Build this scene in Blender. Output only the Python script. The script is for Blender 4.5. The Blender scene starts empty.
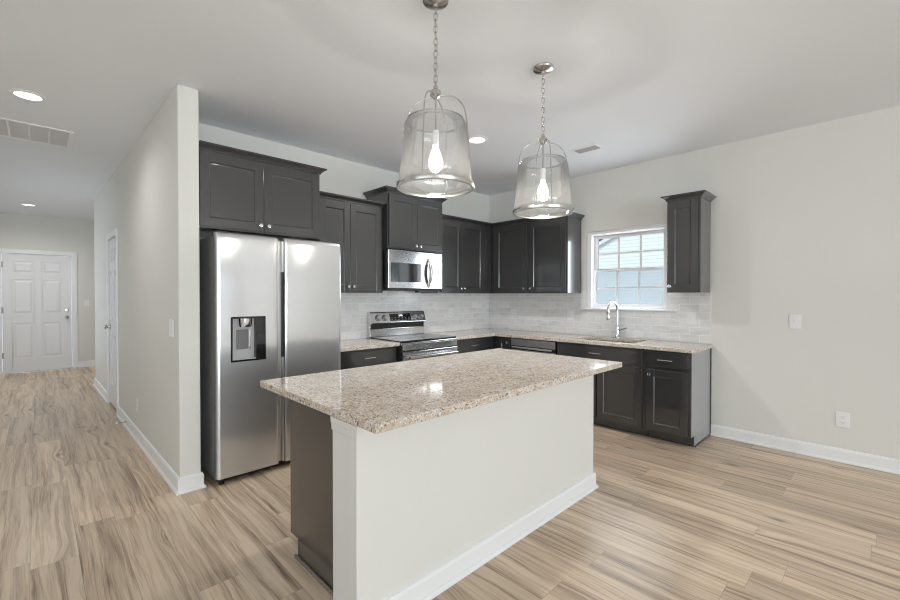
import bpy, bmesh, math, random
from mathutils import Vector, Matrix

R = math.radians
sc = bpy.context.scene
col = sc.collection
random.seed(7)

# ------------------------------------------------------------------ camera, world, sun, daylight, exposure
cam = bpy.data.cameras.new('camera')
cam.sensor_width = 36.0
cam.lens = 423.175 / 900 * 36.0
cam.clip_start = 0.05
co = bpy.data.objects.new('camera', cam)
col.objects.link(co)
co.location = (-4.5935, -3.9141, 1.3279)
co.rotation_euler = (R(90 - 0.587), 0, -R(44.279))
sc.camera = co

sc.view_settings.view_transform = 'Standard'
sc.view_settings.look = 'None'
sc.view_settings.gamma = 1.0
sc.view_settings.use_curve_mapping = False
sc.view_settings.exposure = -0.40
sc.cycles.use_denoising = True
sc.cycles.filter_width = 1.1
sc.cycles.max_bounces = 12
sc.cycles.diffuse_bounces = 10
sc.cycles.glossy_bounces = 5
sc.cycles.transparent_max_bounces = 16
sc.cycles.sample_clamp_indirect = 6.0

world = bpy.data.worlds.new('sky')
sc.world = world
world.use_nodes = True
wn = world.node_tree.nodes
wn['Background'].inputs[0].default_value = (0.80, 0.88, 1.0, 1)
wn['Background'].inputs[1].default_value = 1.35

def sun(name, energy, rot):
    l = bpy.data.lights.new(name, 'SUN'); l.energy = energy; l.angle = R(2)
    o = bpy.data.objects.new(name, l); col.objects.link(o); o.rotation_euler = rot
sun('sun', 2.3, (R(52), 0, R(-80)))

def daylight(name, loc, rot, w, h, power, color=(1, 1, 1), spread=180):
    l = bpy.data.lights.new(name, 'AREA'); l.shape = 'RECTANGLE'
    l.size = w; l.size_y = h; l.energy = power; l.color = color; l.spread = R(spread)
    o = bpy.data.objects.new(name, l); col.objects.link(o); o.location = loc; o.rotation_euler = rot
# daylight coming in through the glazing behind the camera plus an added hall fill, each sized to its opening
DAY = (0.87, 0.94, 1.0)
daylight('slider_daylight', (-5.1, -12.52, 1.25), (R(99), 0, 0), 5.6, 2.2, 560, DAY)
daylight('side_window_daylight', (-8.02, -3.9, 1.30), (R(108), 0, R(-90)), 4.0, 1.7, 36, DAY)
daylight('sink_window_daylight', (.027, -1.953, 1.61), (R(90), 0, R(90)), .74, .76, 15, DAY)
daylight('added_hall_fill', (-5.47, 3.9, 1.35), (R(94), 0, R(-90)), 3.2, 1.7, 14, DAY)  # unseen source, added to brighten the hall

# ------------------------------------------------------------------ node materials
class NT:
    def __init__(s, name):
        s.m = bpy.data.materials.new(name); s.m.use_nodes = True
        s.t = s.m.node_tree; s.b = s.t.nodes['Principled BSDF']; s.out = s.t.nodes['Material Output']
    def n(s, typ, **kw):
        x = s.t.nodes.new(typ)
        for k, v in kw.items(): setattr(x, k, v)
        return x
    def l(s, a, b): s.t.links.new(a, b)
    def put(s, inp, v):
        if hasattr(v, 'is_output') or isinstance(v, bpy.types.NodeSocket): s.l(v, inp)
        else: inp.default_value = v
    def math(s, op, a, b=None, c=None):
        x = s.n('ShaderNodeMath', operation=op)
        s.put(x.inputs[0], a)
        if b is not None: s.put(x.inputs[1], b)
        if c is not None: s.put(x.inputs[2], c)
        return x.outputs[0]
    def xyz(s, v):
        x = s.n('ShaderNodeSeparateXYZ'); s.l(v, x.inputs[0]); return x.outputs
    def vec(s, a, b, c=0.0):
        x = s.n('ShaderNodeCombineXYZ'); s.put(x.inputs[0], a); s.put(x.inputs[1], b); s.put(x.inputs[2], c); return x.outputs[0]
    def obj(s): return s.n('ShaderNodeTexCoord').outputs['Object']
    def mapping(s, v, scale=(1, 1, 1), loc=(0, 0, 0)):
        x = s.n('ShaderNodeMapping'); s.l(v, x.inputs[0]); x.inputs['Scale'].default_value = scale; x.inputs['Location'].default_value = loc
        return x.outputs[0]
    def noise(s, v, scale, detail=3, rough=.5, dist=0.0):
        x = s.n('ShaderNodeTexNoise'); s.l(v, x.inputs['Vector']); x.inputs['Scale'].default_value = scale
        x.inputs['Detail'].default_value = detail; x.inputs['Roughness'].default_value = rough; x.inputs['Distortion'].default_value = dist
        return x.outputs['Fac']
    def white(s, v):
        x = s.n('ShaderNodeTexWhiteNoise', noise_dimensions='3D'); s.l(v, x.inputs['Vector']); return x.outputs['Value']
    def ramp(s, f, stops, interp='LINEAR'):
        x = s.n('ShaderNodeValToRGB'); s.l(f, x.inputs[0]); cr = x.color_ramp; cr.interpolation = interp
        while len(cr.elements) < len(stops): cr.elements.new(0.5)
        for e, (p, c) in zip(cr.elements, stops):
            e.position = p; e.color = (*c, 1) if len(c) == 3 else c
        return x.outputs[0]
    def mix(s, f, a, b, mode='MIX'):
        x = s.n('ShaderNodeMix', data_type='RGBA', blend_type=mode)
        s.put(x.inputs[0], f)
        for inp, v in ((x.inputs[6], a), (x.inputs[7], b)):
            if isinstance(v, tuple): inp.default_value = (*v, 1)
            else: s.l(v, inp)
        return x.outputs[2]
    def bump(s, h, strength=.2, dist=.002):
        x = s.n('ShaderNodeBump'); s.l(h, x.inputs['Height']); x.inputs['Strength'].default_value = strength
        x.inputs['Distance'].default_value = dist; s.l(x.outputs[0], s.b.inputs['Normal'])
    def base(s, c, rough=.5, metal=0., spec=.5):
        s.put(s.b.inputs['Base Color'], (*c, 1) if isinstance(c, tuple) else c)
        s.put(s.b.inputs['Roughness'], rough); s.b.inputs['Metallic'].default_value = metal
        s.b.inputs['Specular IOR Level'].default_value = spec
        return s.m

def paint(name, c, rough=.55, amp=.05, scale=300, spec=.4):
    k = NT(name); o = k.obj(); nz = k.noise(o, 2.2, 4)
    k.base(k.mix(nz, tuple(x * (1 - amp) for x in c), tuple(min(1, x * (1 + amp)) for x in c)), rough, 0, spec)
    k.bump(k.noise(o, scale, 2), .08, .001)
    return k.m

M = {}
M['wall'] = paint('wall_paint', (.728, .724, .695), .7, .012)
M['ceiling'] = paint('ceiling_paint', (.82, .85, .90), .85, .012)
M['trim'] = paint('white_trim_paint', (.84, .845, .86), .35, .01)
M['door'] = paint('white_door_paint', (.80, .805, .82), .4, .01)
M['cab'] = paint('charcoal_cabinet_paint', (.028, .028, .0285), .36, .04, 120)
cb = M['cab'].node_tree.nodes['Principled BSDF']; cb.inputs['Coat Weight'].default_value = 1.0; cb.inputs['Coat Roughness'].default_value = .13; cb.inputs['Coat IOR'].default_value = 1.68
M['plate'] = paint('white_plastic', (.83, .83, .84), .3, .01)
M['vinyl'] = paint('white_vinyl', (.86, .86, .88), .35, .01)
M['black'] = paint('black_plastic', (.012, .012, .013), .35, .05)
M['dark'] = paint('dark_grey_plastic', (.05, .05, .052), .45, .05)
M['case'] = paint('fridge_side_enamel', (.30, .30, .305), .4, .03)
M['panel'] = paint('lighter_panel_grey', (.36, .36, .37), .3, .03)  # paler than the charcoal cabinets, on the base end panel alone
M['grey'] = paint('grey_enamel', (.16, .16, .165), .45, .03)
M['ltgrey'] = paint('light_grey_plastic', (.46, .46, .47), .4, .02)
M['rubber'] = paint('rubber', (.7, .7, .7), .7, .02)
M['toe'] = paint('brown_toe_trim', (.22, .185, .16), .45, .05)
M['duct'] = paint('grille_shadow_grey', (.66, .66, .67), .8, .02)

def metal(name, c, rough, brush=None, amt=.25):
    k = NT(name); o = k.obj()
    if brush:
        nz = k.noise(k.mapping(o, brush), 1.0, 2, .5)
        cc = k.mix(nz, tuple(x * .95 for x in c), c)
        k.base(cc, k.math('MULTIPLY_ADD', nz, .06, rough - .03), 1.0)
        hz = k.n('ShaderNodeBsdfAnisotropic'); k.l(cc, hz.inputs['Color']); hz.inputs['Roughness'].default_value = .5
        mx = k.n('ShaderNodeMixShader'); mx.inputs[0].default_value = .42
        k.l(k.b.outputs[0], mx.inputs[1]); k.l(hz.outputs[0], mx.inputs[2]); k.l(mx.outputs[0], k.out.inputs[0])
    else:
        nz = k.noise(o, 40, 2)
        k.base(k.mix(nz, tuple(x * .96 for x in c), c), rough, 1.0)
    return k.m
M['steel'] = metal('brushed_stainless', (.72, .72, .73), .14, (4, 4, 700))
M['gloss_steel'] = metal('bright_stainless', (.74, .74, .75), .15)
M['steel_side'] = metal('satin_stainless_edge', (.62, .61, .60), .35, (6, 6, 500))
M['chrome'] = metal('chrome', (.78, .78, .80), .07)
M['nickel'] = metal('brushed_nickel', (.60, .585, .56), .24)
M['sink'] = metal('sink_steel', (.55, .55, .55), .3, (200, 5, 5))

k = NT('black_glass'); nz = k.noise(k.obj(), 3, 2)
M['blackglass'] = k.base(k.mix(nz, (.010, .010, .011), (.014, .014, .015)), .04, 0, .6)
k = NT('oven_window_glass'); nz = k.noise(k.obj(), 3, 2)
M['ovenglass'] = k.base(k.mix(nz, (.02, .021, .023), (.03, .031, .034)), .04, 0, 1.0); k.b.inputs['IOR'].default_value = 1.9

def emis(name, c, st):
    k = NT(name); nz = k.noise(k.obj(), 5, 1)
    k.base(k.mix(nz, c, tuple(min(1, x * 1.02) for x in c)), .4)
    k.b.inputs['Emission Color'].default_value = (*c, 1); k.b.inputs['Emission Strength'].default_value = st
    return k.m
M['bulb'] = emis('lit_bulb', (1.0, .93, .82), 9.0)
M['lens'] = emis('lit_downlight_lens', (1.0, .97, .93), 3.0)
M['digits'] = emis('lit_digits', (.85, .95, 1.0), 1.5)

# clear glass of the window panes
def thin_glass(name, tint=(1, 1, 1), refl=.06, rough=0.0):
    k = NT(name); tr = k.n('ShaderNodeBsdfTransparent'); tr.inputs[0].default_value = (*tint, 1)
    gl = k.n('ShaderNodeBsdfGlossy'); gl.inputs['Roughness'].default_value = rough
    lw = k.n('ShaderNodeLayerWeight'); lw.inputs[0].default_value = .25
    f = k.math('MULTIPLY_ADD', lw.outputs['Fresnel'], .8, refl)
    mx = k.n('ShaderNodeMixShader'); k.l(f, mx.inputs[0]); k.l(tr.outputs[0], mx.inputs[1]); k.l(gl.outputs[0], mx.inputs[2])
    k.l(mx.outputs[0], k.out.inputs[0]); return k.m
M['pane'] = thin_glass('window_glass', (.97, 1.0, .985), .0)

# seeded glass of the pendants: clear, with tiny bubbles that scatter light
k = NT('seeded_glass'); o = k.obj()
tr = k.n('ShaderNodeBsdfTransparent'); tr.inputs[0].default_value = (.96, .965, .965, 1)
gl = k.n('ShaderNodeBsdfGlossy'); gl.inputs['Roughness'].default_value = .06
df = k.n('ShaderNodeBsdfTranslucent'); df.inputs[0].default_value = (.95, .95, .94, 1)
d2 = k.n('ShaderNodeBsdfDiffuse'); d2.inputs[0].default_value = (.95, .95, .95, 1)
bm_ = k.n('ShaderNodeBump'); k.l(k.noise(k.mapping(o, (1, 1, .35)), 60, 3), bm_.inputs['Height']); bm_.inputs['Strength'].default_value = .5; bm_.inputs['Distance'].default_value = .003
k.l(bm_.outputs[0], gl.inputs['Normal'])
lw = k.n('ShaderNodeLayerWeight'); lw.inputs[0].default_value = .3
f = k.math('MULTIPLY_ADD', lw.outputs['Fresnel'], .75, .02)
m1 = k.n('ShaderNodeMixShader'); k.l(f, m1.inputs[0]); k.l(tr.outputs[0], m1.inputs[1]); k.l(gl.outputs[0], m1.inputs[2])
vz = k.n('ShaderNodeTexVoronoi'); k.l(k.mapping(o, (1, 1, .6)), vz.inputs['Vector']); vz.inputs['Scale'].default_value = 150
seed = k.math('LESS_THAN', vz.outputs['Distance'], .22)
sd = k.math('MULTIPLY_ADD', seed, .12, .018)
md = k.n('ShaderNodeMixShader'); md.inputs[0].default_value = .5; k.l(df.outputs[0], md.inputs[1]); k.l(d2.outputs[0], md.inputs[2])
m2 = k.n('ShaderNodeMixShader'); k.l(sd, m2.inputs[0]); k.l(m1.outputs[0], m2.inputs[1]); k.l(md.outputs[0], m2.inputs[2])
k.l(m2.outputs[0], k.out.inputs[0]); M['seeded'] = k.m

# insect screen of the lower sash: fine bluish mesh
k = NT('insect_screen'); o = k.obj()
tr = k.n('ShaderNodeBsdfTransparent'); tr.inputs[0].default_value = (.95, .965, 1.0, 1)
nz = k.noise(o, 200, 1); k.base(k.mix(nz, (.70, .77, .88), (.76, .83, .94)), .6)
mx = k.n('ShaderNodeMixShader'); mx.inputs[0].default_value = .22
k.l(tr.outputs[0], mx.inputs[1]); k.l(k.b.outputs[0], mx.inputs[2]); k.l(mx.outputs[0], k.out.inputs[0]); M['screen'] = k.m

# floor: vinyl planks 0.178 x 1.22 m running along y, each with its own grain
k = NT('oak_vinyl_plank'); o = k.obj(); X, Y, Z = k.xyz(o)
u = k.math('DIVIDE', X, .178); row = k.math('FLOOR', u); fu = k.math('FRACT', u)
ro = k.white(k.vec(row, 3.7, 1.1))
v = k.math('ADD', k.math('DIVIDE', Y, 1.22), k.math('MULTIPLY', ro, 7.0)); cl = k.math('FLOOR', v); fv = k.math('FRACT', v)
idv = k.white(k.vec(row, cl, 5.3)); idw = k.white(k.vec(row, cl, 9.1))
sx = k.math('MULTIPLY_ADD', idv, 37.0, X); sy = k.math('MULTIPLY_ADD', idw, 53.0, Y)
wob = k.noise(k.vec(k.math('MULTIPLY', sx, 5.0), k.math('MULTIPLY', sy, 1.6)), 1.0, 3)
kv = k.n('ShaderNodeTexVoronoi', voronoi_dimensions='2D'); k.l(k.vec(k.math('MULTIPLY', sx, 3.2), k.math('MULTIPLY', sy, 1.25)), kv.inputs['Vector']); kv.inputs['Scale'].default_value = 1.0
kd = kv.outputs['Distance']; kon = k.math('GREATER_THAN', k.white(kv.outputs['Position']), .58)
bend = k.math('MULTIPLY', k.math('EXPONENT', k.math('MULTIPLY', k.math('MULTIPLY', kd, kd), -28.0)), kon)
gx = k.math('MULTIPLY_ADD', bend, .045, k.math('MULTIPLY_ADD', wob, .045, sx))
grain = k.noise(k.vec(k.math('MULTIPLY', gx, 34.0), k.math('MULTIPLY', sy, .75)), 1.0, 4, .6)
fine = k.noise(k.vec(k.math('MULTIPLY', gx, 150.0), k.math('MULTIPLY', sy, 4.0)), 1.0, 3, .6)
broad = k.noise(k.vec(k.math('MULTIPLY', gx, 11.0), k.math('MULTIPLY', sy, .55)), 1.0, 3, .55)
streak = k.noise(k.vec(k.math('MULTIPLY', gx, 16.0), k.math('MULTIPLY_ADD', sy, .45, 7.0)), 1.0, 2, .5)
g = k.math('ADD', k.math('ADD', k.math('MULTIPLY', grain, .5), k.math('MULTIPLY', fine, .30)), k.math('MULTIPLY', broad, .36))
c = k.ramp(g, [(.41, (.165, .108, .070)), (.48, (.36, .260, .178)), (.54, (.53, .405, .293)), (.64, (.70, .570, .435))])
c = k.mix(k.math('MULTIPLY', k.xyz(k.ramp(streak, [(.58, (0, 0, 0)), (.74, (1, 1, 1))]))[0], .6), c, (.17, .122, .088))
tone = k.math('MULTIPLY_ADD', idv, .26, .85)
c = k.mix(1.0, c, k.vec(tone, tone, tone), 'MULTIPLY')
knot = k.ramp(k.math('MULTIPLY_ADD', fine, .05, kd), [(0.0, (1, 1, 1)), (.05, (.95, .95, .95)), (.075, (.4, .4, .4)), (.13, (0, 0, 0))])
kn = k.math('MULTIPLY', k.xyz(knot)[0], kon)
c = k.mix(k.math('MULTIPLY', kn, .62), c, (.085, .058, .042))
ex = k.math('MINIMUM', fu, k.math('SUBTRACT', 1.0, fu)); ey = k.math('MINIMUM', fv, k.math('SUBTRACT', 1.0, fv))
seam = k.math('MAXIMUM', k.math('LESS_THAN', ex, .007), k.math('LESS_THAN', ey, .0012))
c = k.mix(k.math('MULTIPLY', seam, .32), c, (.10, .075, .055))
k.base(c, k.math('MULTIPLY_ADD', grain, .12, .28), 0, .4)
k.bump(k.math('SUBTRACT', k.math('MULTIPLY', fine, .5), k.math('MULTIPLY', seam, .8)), .12, .001)
M['floor'] = k.m

# granite: warm cream ground, tan clouds, brown and black flecks, pale quartz
k = NT('speckled_granite'); o = k.obj()
cloud = k.noise(o, 14, 4, .6)
c = k.ramp(cloud, [(.35, (.57, .485, .40)), (.5, (.63, .56, .48)), (.65, (.72, .67, .615))])
def flecks(scale, thr, colr, amt, stretch=(1, 1, 1)):
    global c
    v = k.n('ShaderNodeTexVoronoi'); nz = k.n('ShaderNodeTexNoise'); k.l(o, nz.inputs['Vector']); nz.inputs['Scale'].default_value = 60
    w = k.n('ShaderNodeVectorMath', operation='MULTIPLY_ADD'); k.l(nz.outputs['Color'], w.inputs[0]); w.inputs[1].default_value = (.012,) * 3; k.l(k.mapping(o, stretch), w.inputs[2])
    k.l(w.outputs[0], v.inputs['Vector']); v.inputs['Scale'].default_value = scale
    rnd = k.xyz(v.outputs['Color'])[0]
    c = k.mix(k.math('MULTIPLY', k.math('LESS_THAN', rnd, thr), amt), c, colr)
flecks(150, .18, (.86, .86, .86), .7)
flecks(170, .17, (.42, .30, .21), .6)
flecks(120, .055, (.10, .085, .08), .8)
flecks(240, .10, (.22, .17, .14), .65)
flecks(80, .06, (.55, .42, .31), .6)
k.base(c, k.math('MULTIPLY_ADD', cloud, .06, .05), 0, .5)
M['granite'] = k.m

# subway tile, grey marbled with pale joints
def tile(name, ax):
    k = NT(name); o = k.obj(); s_ = k.xyz(o); U, W = s_[ax], s_[2]
    r_ = k.math('DIVIDE', k.math('SUBTRACT', W, .87), .0745); row = k.math('FLOOR', r_); fr = k.math('FRACT', r_)
    q = k.math('ADD', k.math('DIVIDE', U, .178), k.math('MULTIPLY', row, .5)); cl = k.math('FLOOR', q); fq = k.math('FRACT', q)
    idn = k.white(k.vec(row, cl, 2.2))
    er = k.math('MULTIPLY', k.math('MINIMUM', fr, k.math('SUBTRACT', 1.0, fr)), .0745)
    eq = k.math('MULTIPLY', k.math('MINIMUM', fq, k.math('SUBTRACT', 1.0, fq)), .178)
    e = k.math('MINIMUM', er, eq); grout = k.math('LESS_THAN', e, .0016)
    vein = k.noise(k.vec(k.math('MULTIPLY_ADD', idn, 11.0, k.math('MULTIPLY', U, 3.0)), k.math('MULTIPLY', W, 9.0)), 1.0, 4, .6, .9)
    c = k.ramp(vein, [(.3, (.68, .675, .67)), (.5, (.78, .778, .775)), (.7, (.84, .838, .835))])
    t = k.math('MULTIPLY_ADD', idn, .09, .94)
    c = k.mix(1.0, c, k.vec(t, t, t), 'MULTIPLY')
    c = k.mix(grout, c, (.90, .90, .89))
    k.base(c, k.math('MULTIPLY_ADD', grout, .5, .16), 0, .5)
    hgt = k.math('MINIMUM', k.math('MULTIPLY', e, 300.0), 1.0); k.bump(hgt, .25, .001)
    return k.m
M['tile_a'] = tile('marble_subway_tile_back', 0)
M['tile_b'] = tile('marble_subway_tile_side', 1)

# lap siding of the house next door
k = NT('lap_siding'); o = k.obj(); Zs = k.xyz(o)[2]
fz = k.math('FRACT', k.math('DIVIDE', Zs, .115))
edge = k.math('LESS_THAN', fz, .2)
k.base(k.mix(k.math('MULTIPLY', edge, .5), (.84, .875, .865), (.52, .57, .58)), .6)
k.bump(fz, .3, .01); M['siding'] = k.m
M['shingle'] = paint('roof_shingle', (.10, .10, .13), .8, .3, 30)
M['concrete'] = paint('yard_concrete', (.55, .55, .53), .8, .1)

# ------------------------------------------------------------------ mesh helpers
class MB:
    def __init__(s): s.bm = bmesh.new()
    def box(s, x0, y0, z0, x1, y1, z1):
        x0, x1 = sorted((x0, x1)); y0, y1 = sorted((y0, y1)); z0, z1 = sorted((z0, z1))
        v = [s.bm.verts.new(p) for p in ((x0, y0, z0), (x1, y0, z0), (x1, y1, z0), (x0, y1, z0), (x0, y0, z1), (x1, y0, z1), (x1, y1, z1), (x0, y1, z1))]
        for f in ((0, 3, 2, 1), (4, 5, 6, 7), (0, 1, 5, 4), (1, 2, 6, 5), (2, 3, 7, 6), (3, 0, 4, 7)): s.bm.faces.new([v[i] for i in f])
        return s
    def prism(s, pts, z0, z1):
        a = sum(pts[i][0] * pts[(i + 1) % len(pts)][1] - pts[(i + 1) % len(pts)][0] * pts[i][1] for i in range(len(pts)))
        if a < 0: pts = pts[::-1]
        lo = [s.bm.verts.new((x, y, z0)) for x, y in pts]; hi = [s.bm.verts.new((x, y, z1)) for x, y in pts]; n = len(pts)
        s.bm.faces.new(lo[::-1]); s.bm.faces.new(hi)
        for i in range(n): s.bm.faces.new((lo[i], lo[(i + 1) % n], hi[(i + 1) % n], hi[i]))
        return s
    def extrude_profile(s, pts, a, b, axis):
        """closed profile pts (two coordinates) swept from a to b along axis 'x' (pts are y,z) or 'y' (pts are x,z)"""
        mk = (lambda t, p: (t, p[0], p[1])) if axis == 'x' else (lambda t, p: (p[0], t, p[1]))
        A = [s.bm.verts.new(mk(a, p)) for p in pts]; B = [s.bm.verts.new(mk(b, p)) for p in pts]; n = len(pts)
        s.bm.faces.new(A[::-1]); s.bm.faces.new(B)
        for i in range(n): s.bm.faces.new((A[i], A[(i + 1) % n], B[(i + 1) % n], B[i]))
        bmesh.ops.recalc_face_normals(s.bm, faces=s.bm.faces[:]); return s
    def loft(s, rings, close=True, capa=True, capb=True):
        V = [[s.bm.verts.new(p) for p in r] for r in rings]; n = len(V[0])
        for a, b in zip(V, V[1:]):
            for i in range(n if close else n - 1): s.bm.faces.new((a[i], a[(i + 1) % n], b[(i + 1) % n], b[i]))
        if capa: s.bm.faces.new(V[0][::-1])
        if capb: s.bm.faces.new(V[-1])
        return s
    def lathe(s, prof, cx=0, cy=0, cz=0, n=32, axis='z', closed=False):
        rings = []
        for r, z in prof:
            ring = []
            for i in range(n):
                a = 2 * math.pi * i / n; p = (r * math.cos(a), r * math.sin(a))
                if axis == 'z': ring.append((cx + p[0], cy + p[1], cz + z))
                elif axis == 'y': ring.append((cx + p[0], cy + z, cz + p[1]))
                else: ring.append((cx + z, cy + p[0], cz + p[1]))
            rings.append(ring)
        if closed: rings.append(rings[0])
        V = []
        for j, r in enumerate(rings):
            V.append(V[0] if closed and j == len(rings) - 1 else [s.bm.verts.new(p) for p in r])
        for a, b in zip(V, V[1:]):
            for i in range(n): s.bm.faces.new((a[i], a[(i + 1) % n], b[(i + 1) % n], b[i]))
        if not closed:
            if prof[0][0] > 1e-6: s.bm.faces.new(V[0][::-1])
            if prof[-1][0] > 1e-6: s.bm.faces.new(V[-1])
        bmesh.ops.recalc_face_normals(s.bm, faces=s.bm.faces[:]); return s
    def tube(s, pts, r, n=10, closed=False):
        pts = [Vector(p) for p in pts]; rings = []; up = None; m = len(pts)
        for i, p in enumerate(pts):
            if closed: t = (pts[(i + 1) % m] - pts[i - 1]).normalized()
            else: t = (pts[min(i + 1, m - 1)] - pts[max(i - 1, 0)]).normalized()
            if up is None: up = Vector((0, 0, 1)) if abs(t.z) < .9 else Vector((1, 0, 0))
            a = t.cross(up).normalized(); b = a.cross(t).normalized(); up = b
            rr = r[i] if isinstance(r, (list, tuple)) else r
            rings.append([p + a * rr * math.cos(2 * math.pi * j / n) + b * rr * math.sin(2 * math.pi * j / n) for j in range(n)])
        V = [[s.bm.verts.new(q) for q in ring] for ring in rings]
        prs = list(zip(V, V[1:])) + ([(V[-1], V[0])] if closed else [])
        for A, B in prs:
            for i in range(n): s.bm.faces.new((A[i], A[(i + 1) % n], B[(i + 1) % n], B[i]))
        if not closed: s.bm.faces.new(V[0][::-1]); s.bm.faces.new(V[-1])
        bmesh.ops.recalc_face_normals(s.bm, faces=s.bm.faces[:]); return s
    def build(s, name, mat, parent=None, bevel=0.0, smooth=False, seg=2):
        me = bpy.data.meshes.new(name)
        bmesh.ops.remove_doubles(s.bm, verts=s.bm.verts[:], dist=1e-6)
        bmesh.ops.recalc_face_normals(s.bm, faces=s.bm.faces[:])
        s.bm.to_mesh(me); s.bm.free(); me.materials.append(mat)
        o = bpy.data.objects.new(name, me); col.objects.link(o)
        if parent is not None: o.parent = parent
        if smooth:
            for p in me.polygons: p.use_smooth = True
            try: me.set_sharp_from_angle(angle=R(40))
            except Exception: pass
        if bevel:
            b = o.modifiers.new('bevel', 'BEVEL'); b.width = bevel; b.segments = seg; b.limit_method = 'ANGLE'; b.angle_limit = R(40)
        return o

def tag(o, label, cat, group=None):
    o['label'] = label; o['category'] = cat
    if group: o['group'] = group
    return o
def thing(name, label, cat, loc=(0, 0, 0), rz=0.0, group=None):
    o = bpy.data.objects.new(name, None); col.objects.link(o); o.location = loc; o.rotation_euler = (0, 0, rz)
    o.empty_display_size = .1
    return tag(o, label, cat, group)
def struct(o): o['kind'] = 'structure'; return o
def dup(root, loc, rz, label, group=None):
    r = root.copy(); col.objects.link(r); r.location = loc; r.rotation_euler = (0, 0, rz); r['label'] = label
    if group: r['group'] = group
    for ch in list(root.children):
        c = ch.copy(); col.objects.link(c); c.parent = r
        for g in list(ch.children):
            d = g.copy(); col.objects.link(d); d.parent = c
    return r

H = 2.74
def hx(y): return -3.917 - .0135 * (y + .62)      # hall face of the wall beside the fridge, very slightly out of square

# ------------------------------------------------------------------ room shell
struct(MB().box(-8.3, -12.8, -.12, .15, 6.8, 0).build('floor', M['floor']))
struct(MB().box(-8.3, -12.8, H, .15, 6.8, H + .12).build('ceiling', M['ceiling']))
# wall with the sink window
WY0, WY1, WZ0, WZ1 = -2.358, -1.548, 1.185, 2.03
w = MB(); w.box(0, WY1, 0, .15, .15, H); w.box(0, -12.65, 0, .15, WY0, H); w.box(0, WY0, 0, .15, WY1, WZ0); w.box(0, WY0, WZ1, .15, WY1, H)
struct(w.build('wall_right', M['wall']))
struct(MB().box(-3.79, 0, 0, 0, .15, H).build('wall_back', M['wall']))
# hall wall: nib beside the fridge, doorway, then on to the corner
D0, D1, DZ = 2.08, 2.74, 2.005
w = MB()
w.prism([(hx(-.62), -.62), (-3.79, -.62), (-3.79, D0), (hx(D0), D0)], 0, H)
w.prism([(hx(D1), D1), (-3.79, D1), (-3.79, 4.28), (hx(4.28), 4.28)], 0, H)
w.prism([(hx(D0), D0), (-3.79, D0), (-3.79, D1), (hx(D1), D1)], DZ, H)
struct(w.build('wall_hall', M['wall'], bevel=.008))
# far wall with the entry door
E0, E1, EZ = -5.03, -4.135, 2.055
w = MB(); w.box(-5.6, 6.5, 0, E0, 6.65, H); w.box(E1, 6.5, 0, -2.65, 6.65, H); w.box(E0, 6.5, EZ, E1, 6.65, H)
struct(w.build('wall_far', M['wall']))
struct(MB().box(-2.8, .15, 0, -2.65, 6.5, H).build('wall_alcove', M['wall']))
w = MB(); w.box(-5.6, 0, 0, -5.45, 2.3, H); w.box(-5.6, 5.5, 0, -5.45, 6.5, H); w.box(-5.6, 2.3, 0, -5.45, 5.5, .5); w.box(-5.6, 2.3, 2.2, -5.45, 5.5, H)
struct(w.build('wall_entry', M['wall']))
struct(MB().box(-8.15, 0, 0, -5.6, .15, H).build('wall_corner', M['wall']))
w = MB(); w.box(-8.15, -12.65, 0, -8, -5.9, H); w.box(-8.15, -1.9, 0, -8, 0, H); w.box(-8.15, -5.9, 0, -8, -1.9, .45); w.box(-8.15, -5.9, 2.15, -8, -1.9, H)
struct(w.build('wall_left', M['wall']))
w = MB(); w.box(-8, -12.65, 2.36, -2.3, -12.5, H); w.box(-8, -12.65, 0, -7.9, -12.5, 2.36); w.box(-7.9, -12.65, 0, -2.3, -12.5, .14); w.box(-2.3, -12.65, 0, -1.75, -12.5, H)
w.box(-1.75, -12.65, 0, -.45, -12.5, .5); w.box(-1.75, -12.65, 2.1, -.45, -12.5, H); w.box(-.45, -12.65, 0, 0, -12.5, H)
struct(w.build('wall_rear', M['wall']))

def back_window(name, orient, a0, a1, z0, z1, plane, nmul):
    """plain white framed window in one of the walls behind the camera"""
    f = MB(); t = .06
    def bx(mb, a, b, c, d, p0, p1):
        if orient == 'y': mb.box(a, p0, c, b, p1, d)
        else: mb.box(p0, a, c, p1, b, d)
    p0, p1 = plane - .08, plane - .01
    bx(f, a0, a1, z0, z0 + t, p0, p1); bx(f, a0, a1, z1 - t, z1, p0, p1)
    for q in range(nmul + 1):
        c = a0 + (a1 - a0) * q / nmul; lo, hi = max(a0, c - t), min(a1, c + t)
        bx(f, lo, hi, z0 + t, z1 - t, p0, p1)
    o = struct(f.build(name, M['vinyl']))
    g = MB(); bx(g, a0 + t, a1 - t, z0 + t, z1 - t, plane - .05, plane - .046)
    g.build('pane', M['pane'], o)
back_window('window_2', 'y', -7.9, -2.3, .14, 2.36, -12.5, 4)
back_window('window_3', 'y', -1.75, -.45, .5, 2.1, -12.5, 1)
back_window('added_hall_window', 'x', 2.3, 5.5, .5, 2.2, -5.45, 3)  # unseen window added as the opening for the hall fill light
back_window('window_4', 'x', -5.9, -1.9, .45, 2.15, -8, 3)

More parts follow.
